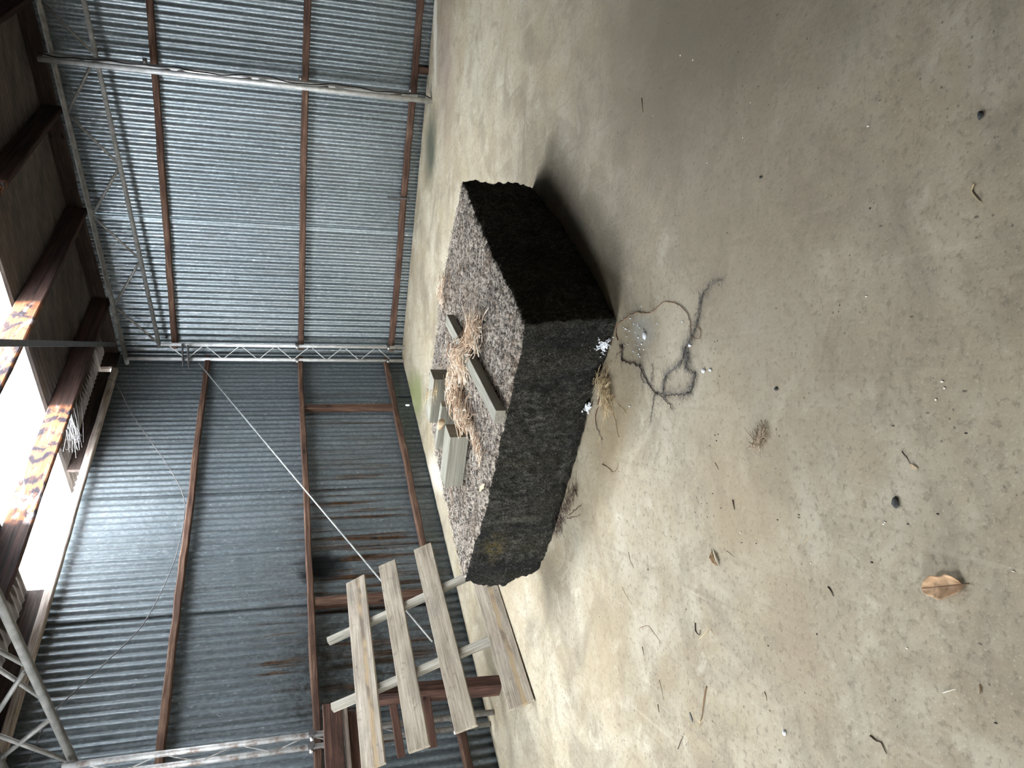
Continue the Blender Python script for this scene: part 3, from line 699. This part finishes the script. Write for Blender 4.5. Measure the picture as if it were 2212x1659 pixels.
# ------------------------------------------------------------------ straw heaps and tufts
def heap(name, path, width, height, count, lmin, lmax, r, mat, seed, z0, align=.75, parent=None, over=None):
    g = np.random.default_rng(seed); mu = Multi(); sp = smooth_path(path, 10)
    for i in range(count):
        t = g.random() * (len(sp) - 2); k = int(t); c_ = sp[k].lerp(sp[k+1], t - k); d = (sp[k+1] - sp[k]).normalized(); s_ = d.cross(Z)
        wloc = width * (.55 + .6 * math.sin(PI * t / len(sp)))
        a = g.normal(0, wloc * .42); hz = height * max(0, 1 - (a / wloc) ** 2) * g.random()
        c_ = c_ + s_ * a; ang = g.normal(0, 1.0 - align) * PI * .8; dv = (d * math.cos(ang) + s_ * math.sin(ang)); ln = g.uniform(lmin, lmax)
        if g.random() < .5: dv = -dv
        sv = dv.cross(Z); k1 = g.normal(0, .9); k2 = g.normal(0, .6); arch = g.uniform(.05, .38)
        pts = []
        for q in range(8):
            u = q / 7 - .5; zz = z0 + r + hz + ln * arch * (.25 - u * u) + (g.random() * .004)
            pp_ = c_ + dv * ln * u + sv * ln * (k1 * (u * u) * 1.6 + k2 * u * u * u * 3)
            zb = z0
            if over:
                e = pp_ - over[0]; e.z = 0; dd = abs(e.cross(over[1]).z); zb += .055 * max(0, min(1, (.085 - dd) / .04))
            pts.append(Vector((pp_.x, pp_.y, max(zb + r, zz + (zb - z0) * .9))))
        mu.add(pts, r * g.uniform(.6, 1.3), 4)
    o_ = Vector(path[0]); o_.z = z0
    return mu.build(name, mat, parent, o_)
BAT = (Vector((-.15, 3.56, 0)), Vector((.545, 1.11, 0)).normalized())
def tp(*a): return [flr(x, y, ZT) for x, y in a]
o = heap('straw_heap', tp((1040, 690), (1032, 745), (1008, 790), (992, 830), (1000, 875), (1022, 915)), .088, .075, 760, .05, .17, .0024, M['straw'], 3, ZT, .30, None, BAT)
tag(o, 'tangled heap of orange straw draped over the batten on the block', 'straw', None, 'stuff')
o = heap('straw_strand', tp((1018, 905), (1030, 950), (1042, 985)), .03, .02, 150, .04, .13, .0015, M['straw'], 5, ZT, .7)
tag(o, 'thin tail of straw trailing from the heap towards the left end of the block', 'straw', None, 'stuff')
o = heap('straw_wisp', tp((962, 655), (955, 625), (966, 600)), .035, .03, 90, .03, .10, .0016, M['straw'], 6, ZT, .5)
tag(o, 'small wisp of straw at the far edge of the block top', 'straw', None, 'stuff')
o = heap('root_wisp', tp((978, 848), (962, 852), (950, 862)), .02, .045, 60, .05, .13, .0016, M['straw_pale'], 8, ZT + .07, .7)
tag(o, 'dry root wisp hanging over the middle offcut on the block', 'straw', None, 'stuff')
def fp(*a): return [flr(x, y, 0) for x, y in a]
o = heap('straw_tuft', fp((1305, 812), (1316, 840), (1318, 880)), .036, .045, 190, .04, .12, .0013, M['straw_pale'], 9, 0, .35)
tag(o, 'pale straw tuft on the floor against the near left base of the block', 'straw', None, 'stuff')
o = heap('twig_tuft', fp((1250, 1050), (1232, 1090), (1216, 1125), (1208, 1150)), .03, .035, 170, .03, .09, .0011, M['root_dark'], 10, 0, .4)
tag(o, 'dark twiggy root tuft on the floor at the left base of the block', 'root tuft', None, 'stuff')
o = heap('grass_tuft', fp((1655, 925), (1645, 945), (1632, 966)), .018, .012, 90, .025, .06, .0009, M['dry_grass'], 12, 0, .8)
tag(o, 'small flattened tuft of dry grass alone on the open floor', 'straw', None, 'stuff')

# ------------------------------------------------------------------ root strands on the floor
def strand(name, px, r, mat, label, cat='root', z=.0, wob=.004, hairs=0, seed=1, hl=.03, group=None):
    g = np.random.default_rng(seed); pts = smooth_path([flr(x, y) + Z * (r + z) for x, y in px], 8); nn_ = len(pts)
    pts = [p + Vector((g.normal(0, wob * .25) + wob * 1.4 * mnoise.noise(p * 45), g.normal(0, wob * .25) + wob * 1.4 * mnoise.noise(p * 45 + Vector((9, 9, 9))), abs(g.normal(0, wob * .3)))) for p in pts]
    rs = [r * (1 - .6 * i / nn_) for i in range(nn_)]
    o = tube(name, pts, r, mat, None, 6, rs)
    if hairs:
        mu = Multi()
        for i in range(hairs):
            p = pts[int(g.integers(0, nn_))]; a = g.uniform(0, 2*PI); d = Vector((math.cos(a), math.sin(a), 0)); s_ = Vector((-d.y, d.x, 0)); ln = hl * g.uniform(.4, 1.2); kk = g.normal(0, .5)
            mu.add([p, p + d*ln*.4 + s_*ln*kk*.2 + Z*.003, p + d*ln*.75 + s_*ln*kk*.5 + Z*.002, p + d*ln + s_*ln*kk - Z*max(0, p.z - .001)], .0006)
        h_ = mu.build('root_hair', M['hair'], o, pts[0]); h_['kind'] = 'stuff'
    return tag(o, label, cat, group)
strand('looping_root', [(1336, 735), (1332, 718), (1336, 700), (1350, 690), (1372, 676), (1395, 676), (1412, 672), (1430, 656), (1448, 652), (1468, 659), (1484, 675), (1492, 694), (1494, 720), (1502, 731), (1512, 728), (1516, 716), (1508, 706), (1498, 702)], .0026, M['root_brown'], 'long brown root looping out from the near corner of the block', hairs=30, seed=2)
strand('forked_root', [(1340, 745), (1348, 752), (1344, 770), (1352, 781), (1372, 786), (1388, 797), (1396, 815), (1404, 832), (1416, 848), (1432, 856), (1446, 870), (1455, 884)], .0034, M['root_dark'], 'black crooked root reaching forward over the floor from the block corner', wob=.008, hairs=130, seed=3, hl=.035)
strand('root_trail', [(1420, 850), (1440, 853), (1462, 853), (1484, 850), (1494, 838), (1501, 822), (1502, 806), (1486, 795), (1484, 782), (1488, 768), (1478, 758)], .0016, M['root_dark'], 'hairy grey root trail curling on the floor ahead of the black root', wob=.008, hairs=360, seed=4, hl=.036)
strand('root_trail', [(1434, 846), (1436, 822), (1444, 806), (1458, 796), (1470, 786), (1476, 770), (1482, 748), (1492, 732), (1502, 712), (1510, 690), (1514, 660), (1520, 636), (1534, 616), (1560, 602)], .0013, M['hair'], 'faint wispy grey root trail, farthest out on the floor', wob=.008, hairs=420, seed=5, hl=.034)
strand('side_root', [(1388, 797), (1386, 815), (1392, 826), (1398, 824)], .0015, M['root_dark'], 'curled rootlet beside the upper part of the black root', hairs=24, seed=21, hl=.016, wob=.006)
strand('side_root', [(1406, 835), (1410, 815), (1412, 790)], .0011, M['hair'], 'faint hairy rootlet on the far side of the black root', hairs=40, seed=22, hl=.016, wob=.006)
strand('side_root', [(1344, 758), (1336, 764), (1331, 775)], .0014, M['root_brown'], 'short brown rootlet curling back to the block base', hairs=10, seed=23, hl=.02, wob=.006)
strand('red_root', [(1296, 858), (1292, 880), (1287, 903), (1290, 922), (1296, 935), (1303, 950)], .0022, M['root_red'], 'red branching root hanging below the straw tuft at the block base', hairs=16, seed=6, hl=.04)
strand('side_root', [(1414, 852), (1412, 872), (1408, 895), (1406, 915)], .0012, M['hair'], 'short hairy rootlet off the side of the black root', hairs=50, seed=7, hl=.018)
strand('straw_stem', [(1313, 872), (1305, 905), (1298, 940), (1290, 968)], .0014, M['straw_pale'], 'long pale straw stem lying beside the red root', seed=8)
strand('straw_stem', [(1322, 884), (1331, 910), (1336, 940), (1340, 942)], .0013, M['root_brown'], 'bent brown stem lying right of the straw tuft', seed=9)
strand('straw_stem', [(1335, 872), (1348, 884), (1354, 893), (1356, 884)], .0014, M['straw_pale'], 'hooked pale stem at the outer side of the straw tuft', seed=10)
strand('twig', [(1236, 1112), (1248, 1100), (1262, 1090)], .0028, M['root_dark'], 'dark stiff twig poking out of the tuft at the left base, upper one', cat='twig', z=.012, seed=11)
strand('twig', [(1230, 1120), (1246, 1116), (1260, 1111)], .0022, M['root_dark'], 'dark stiff twig poking out of the tuft at the left base, lower one', cat='twig', z=.01, seed=12)
strand('twig', [(1301, 1002), (1314, 1010), (1326, 1020), (1334, 1012), (1337, 1001)], .0018, M['root_brown'], 'v shaped thin twig left of the block on bare floor', cat='twig', seed=13)
# the rooted twig and other twigs nearer the viewer
tw = strand('rooted_twig', [(1527, 1482), (1523, 1505), (1520, 1530), (1517, 1550), (1514, 1562)], .0026, M['root_brown'], 'dried seedling with a fan of roots, lower left floor', cat='twig', seed=14, wob=.002)
mu = Multi(); base = flr(1514, 1562)
for x, y in ((1495, 1572), (1503, 1568), (1508, 1572), (1527, 1545), (1526, 1556), (1502, 1545), (1512, 1540)):
    e = flr(x, y); mu.add([base + Z*.003, base.lerp(e, .5) + Z*.006, e + Z*.001], .0009)
mu.build('root_fan', M['straw_pale'], tw, base)
TW = [([(1383, 1356), (1400, 1352), (1412, 1366), (1424, 1382), (1426, 1391)], .0012, 'root_brown', 'hair thin bent stem on the floor in front of the pallet'),
      ([(1388, 1397), (1390, 1406), (1392, 1416)], .0016, 'root_dark', 'short straight dark twig on the floor in front of the pallet'),
      ([(1425, 1468), (1430, 1490), (1434, 1512)], .0011, 'root_brown', 'long hair thin straight stem right of the seedling'),
      ([(1422, 1521), (1423, 1530), (1425, 1539)], .0018, 'root_dark', 'short thick dark twig above the seedling'),
      ([(1465, 1618), (1472, 1600), (1476, 1592), (1472, 1589)], .0016, 'root_dark', 'hooked dark twig below the seedling'),
      ([(1503, 1346), (1504, 1362), (1512, 1371), (1514, 1360)], .0024, 'root_dark', 'curled dark bit of root beside a pale straw'),
      ([(1511, 1381), (1523, 1369), (1532, 1357), (1542, 1368)], .0014, 'straw_pale', 'angled pale straw beside a curled dark root'),
      ([(1570, 1190), (1578, 1196), (1587, 1203)], .0009, 'root_dark', 'hair thin dark stem beside the small folded leaf'),
      ([(1790, 1268), (1797, 1278), (1802, 1288)], .0020, 'root_dark', 'dark splinter left of the large brown leaf'),
      ([(1738, 1172), (1750, 1158)], .0011, 'straw_pale', 'straight tan stem on the open floor'),
      ([(1948, 974), (1960, 990), (1968, 1003)], .0010, 'root_dark', 'thin dark stem leading to a pale sliver'),
      ([(2105, 397), (2101, 412), (2108, 424), (2120, 438)], .0020, 'straw_pale', 'v shaped pale straw at the near right of the floor'),
      ([(1387, 212), (1388, 224), (1390, 243)], .0020, 'root_dark', 'small dark twig beyond the right end of the block'),
      ([(1882, 1590), (1895, 1600), (1905, 1604), (1912, 1618), (1917, 1628)], .0022, 'root_dark', 'crooked dark twig near the lower edge of the floor'),
      ([(2038, 1496), (2052, 1492), (2066, 1489)], .0016, 'chip', 'pale splinter of wood below the large brown leaf'),
      ([(2118, 1478), (2120, 1490), (2119, 1500)], .0022, 'root_brown', 'short brown twig right of the pale splinter'),
      ([(1584, 1080), (1586, 1090), (1588, 1101)], .0022, 'root_dark', 'short dark twig above the small folded leaf'),
      ([(1652, 1494), (1656, 1504), (1657, 1514)], .0014, 'root_brown', 'small brown twig with a dark tip, lower middle of the floor'),
      ([(1344, 1268), (1352, 1284), (1366, 1306)], .0008, 'root_brown', 'very thin stem on the floor ahead of the pallet foot'),
      ([(1358, 1192), (1362, 1210), (1370, 1228)], .0011, 'root_brown', 'thin stem on the pale floor left of the block'),
      ([(1545, 1000), (1550, 1008), (1553, 1014)], .0010, 'root_dark', 'tiny dark stem beside the dry grass tuft')]
for i, (px, r, mt, lab) in enumerate(TW): strand('twig', px, r, M[mt], lab, cat='twig', seed=30 + i, wob=.001)

# ------------------------------------------------------------------ leaves
def leaf(name, a, b, wid, curl, mat, label, lift=.004, fold=0.0, cup=0.0, seed=1, veins=True):
    """dry leaf from stalk end a to tip b"""
    a, b = Vector(a), Vector(b); zf = a.z if name == 'dry_leaf' else 0; d = b - a; ln = d.length; x = d.normalized(); y = Z.cross(x); NXl, NYl = 26, 12; v_ = []; f_ = []
    def surf(u, s):
        w = wid * (math.sin(PI * min(1, max(0, u)) ** .85) ** .7) * (1 + .22 * mnoise.noise(Vector((u * 5, (1 if s > 0 else -1) * 1.5, seed))) + .09 * mnoise.noise(Vector((u * 19, (1 if s > 0 else -1) * 2.5, seed))))
        zz = lift + abs(s) * w * fold + curl * (1 - (2*u - 1) ** 2) + cup * s * s * w + .0055 * mnoise.noise(Vector((u * 5, s * 2.0, seed * 2))) * min(1, ln * 10)
        return a + x * (ln * u) + y * (s * w * (1 - fold * .35)) + Z * max(.0012, zz)
    for k in (0, 1):
        for i in range(NXl + 1):
            for j in range(NYl + 1): v_.append(surf(i / NXl, (j / NYl) * 2 - 1) + Z * (k * .0007))
    S = (NXl + 1) * (NYl + 1)
    def id_(i, j, k): return k * S + i * (NYl + 1) + j
    for i in range(NXl):
        for j in range(NYl):
            f_.append((id_(i, j, 1), id_(i+1, j, 1), id_(i+1, j+1, 1), id_(i, j+1, 1))); f_.append((id_(i, j, 0), id_(i, j+1, 0), id_(i+1, j+1, 0), id_(i+1, j, 0)))
        for j, q in ((0, 0), (NYl, 1)):
            e = (id_(i, j, 0), id_(i+1, j, 0), id_(i+1, j, 1), id_(i, j, 1)); f_.append(e if not q else e[::-1])
    o = link(name, mesh(name, [p - a for p in v_], f_, True), mat, None, Matrix.Translation(a))
    tag(o, label, 'leaf')
    mid = [surf(i / 20, 0) + Z * .0012 for i in range(20)]
    if veins:
        tube('midrib', [a - x * ln * .13 + Z * .004] + mid, .0012, M['rib'], o, 5, [.0014] * 8 + [.001] * 13)
    return o
leaf('dry_leaf', flr(2084, 1262), flr(1994, 1271), .030, .007, M['leaf'], 'large curled brown dry leaf on the near floor', fold=.18, cup=.18, seed=3)
leaf('dry_leaf', flr(1541, 1190), flr(1553, 1222), .0165, .003, M['leaf_pale'], 'small pale folded dry leaf on the floor left of centre', fold=.75, seed=5)
leaf('dry_leaf', flr(1490, 1538), flr(1497, 1560), .006, .001, M['leaf_grey'], 'small flat grey leaf beside the dried seedling', lift=.0015, seed=7, veins=False)
leaf('dry_leaf', flr(1037, 1060, HB + .012), flr(1050, 1046, HB + .012), .014, .004, M['leaf_pale'], 'small pale leaf scrap on the left end of the block top', seed=13, veins=False)
leaf('dry_leaf', flr(1966, 1004), flr(1984, 1012), .0045, .001, M['leaf_pale'], 'narrow pale leaf sliver on the near floor', lift=.0015, seed=9, veins=False)

# ------------------------------------------------------------------ stones, crumbs and chips
def stone(name, px, py, s, mat, label, cat, seed, group=None, sub=2):
    p = flr(px, py); vs, fs = crumb_data(Vector((0, 0, s[2] * .8)), s, seed, sub)
    return tag(link(name, mesh(name, vs, fs, True), mat, None, Matrix.Translation(p)), label, cat, group)
stone('pebble', 1937, 1085, (.016, .009, .006), M['pebble'], 'dark oval pebble on the near floor', 'pebble', 2)
stone('pebble', 1678, 840, (.006, .008, .004), M['pebble'], 'small black and white pebble on the middle floor', 'pebble', 3)
stone('pebble', 2120, 249, (.010, .007, .005), M['pebble'], 'black crumb on the near right of the floor', 'pebble', 4)
stone('pebble', 1645, 383, (.004, .006, .004), M['pebble'], 'tiny black pebble on the right of the floor', 'pebble', 5)
stone('white_crumb', 1522, 801, (.009, .007, .007), M['white'], 'larger white crumb of the pair beyond the root trail', 'crumb', 6)
stone('white_crumb', 1536, 799, (.006, .006, .005), M['white'], 'smaller white crumb of the pair beyond the root trail', 'crumb', 7)
stone('white_crumb', 1395, 725, (.017, .010, .008), M['white'], 'biggest white crumb on the powder patch by the block corner', 'crumb', 8)
stone('white_crumb', 1492, 746, (.006, .009, .005), M['white'], 'white crumb lying on the hairy root trail', 'crumb', 9)
stone('white_crumb', 1697, 1582, (.009, .0055, .006), M['white'], 'white pellet alone on the lower floor', 'crumb', 10)
stone('white_crumb', 1361, 877, (.005, .005, .004), M['white'], 'white crumb alone beside the straw tuft at the block base', 'crumb', 11)
g = np.random.default_rng(77); lab = 'tiny white crumb among those strewn round the powder patch by the block corner'
for i in range(46):
    x, y = g.normal(1380, 26), g.normal(716, 42)
    if x < 1345 and y < 760: x += 35
    s = g.uniform(.0016, .0048)
    stone('white_crumb', x, y, (s, s, s * .8), M['white'], lab, 'crumb', 100 + i, 'white crumbs by the block corner', 1)
SP = [(1605, 297), (1622, 222), (1528, 352), (2036, 824), (2041, 838), (2022, 863), (1909, 1131), (1912, 1128), (1872, 640), (1876, 272), (2190, 1234), (2006, 1259), (1752, 1216), (1497, 130), (1411, 250), (1470, 120), (1600, 1150), (1470, 912), (1960, 1400)]
for i, (x, y) in enumerate(SP):
    stone('pale_chip', x, y, (g.uniform(.0018, .004), g.uniform(.003, .006), .0016), M['chip'], 'tiny pale chip scattered on the concrete floor', 'chip', 200 + i, 'pale chips on the floor', 1)
DK = [(1545, 940), (1548, 952), (1930, 920), (2087, 936), (1726, 1112), (1680, 1123), (1884, 1215), (2026, 1110), (1962, 1132), (1552, 938), (1603, 1172), (1634, 1174), (1483, 1316), (1765, 1370), (1660, 1395), (2152, 1562), (1540, 1066), (1880, 450), (1400, 1230)]
for i, (x, y) in enumerate(DK):
    stone('dark_chip', x, y, (g.uniform(.0016, .003), g.uniform(.003, .006), .0015), M['chip_dark'], 'tiny dark chip scattered on the concrete floor', 'chip', 300 + i, 'dark chips on the floor', 1)
# a dead leaf fragment lying on the clear sheet
zz = 3.52
d = ray(22, 885); pl = CAM + d * ((zz - CAM.z) / d.z); pl.z = roofz((pl - K).dot(R)) + .03
leaf('leaf_litter', pl, pl + Vector((-.10, .05, .012)) * 1.6, .015, .003, M['leaf_grey'], 'dark leaf scrap lying on the clear roof strip', seed=11, veins=False)

# ------------------------------------------------------------------ light: bright overcast sky through the clear strip, plus an added doorway and strip out of view
w = bpy.data.worlds.new('sky'); sc.world = w; w.use_nodes = True
bg = w.node_tree.nodes['Background']; bg.inputs[0].default_value = (.93, .97, 1, 1); bg.inputs[1].default_value = 22.0
def portal(name, p, x, y, nrm):
    d = bpy.data.lights.new(name, 'AREA'); d.shape = 'RECTANGLE'; d.size = x[1]; d.size_y = y[1]; d.cycles.is_portal = True
    o = bpy.data.objects.new(name, d); COL.objects.link(o)
    zz = -nrm.normalized(); xx = x[0].normalized(); yy = zz.cross(xx)
    m = Matrix((xx, yy, zz)).transposed().to_4x4(); m.translation = p; o.matrix_world = m
portal('added_door_portal', W((OPEN_L + OPEN_R) / 2, 10.57, OPEN_Z / 2), (R, OPEN_R - OPEN_L), (Z, OPEN_Z), -L)
slope = (R + Z * .106).normalized()
portal('strip_portal', W(.64, (S2_L0 + S2_L1) / 2, roofz(.64) + .05), (slope, 1.85), (L, 1.5), -Z)
portal('strip_portal', W(1.3, (SKY_L0 + SKY_L1) / 2, roofz(1.3) + .05), (slope, 3.1), (L, 1.5), -Z)

# ------------------------------------------------------------------ camera (phone held upright, picture stored on its side)
cd = bpy.data.cameras.new('camera'); cam = bpy.data.objects.new('camera', cd); COL.objects.link(cam); sc.camera = cam
cd.sensor_fit = 'HORIZONTAL'; cd.sensor_width = 36; cd.lens = FPX / 2212 * 36; cd.clip_start = .05; cd.clip_end = 200
m = Matrix((-UP, XR, -FW)).transposed().to_4x4(); m.translation = CAM; cam.matrix_world = m
sc.view_settings.view_transform = 'Standard'; sc.view_settings.look = 'None'; sc.view_settings.gamma = 1; sc.view_settings.use_curve_mapping = False
sc.view_settings.exposure = 0.9
sc.cycles.use_denoising = True
cy = sc.cycles
cy.max_bounces = 5; cy.diffuse_bounces = 3; cy.glossy_bounces = 2; cy.transmission_bounces = 2; cy.transparent_max_bounces = 8
cy.caustics_reflective = False; cy.caustics_refractive = False
cy.use_adaptive_sampling = True; cy.adaptive_threshold = .17
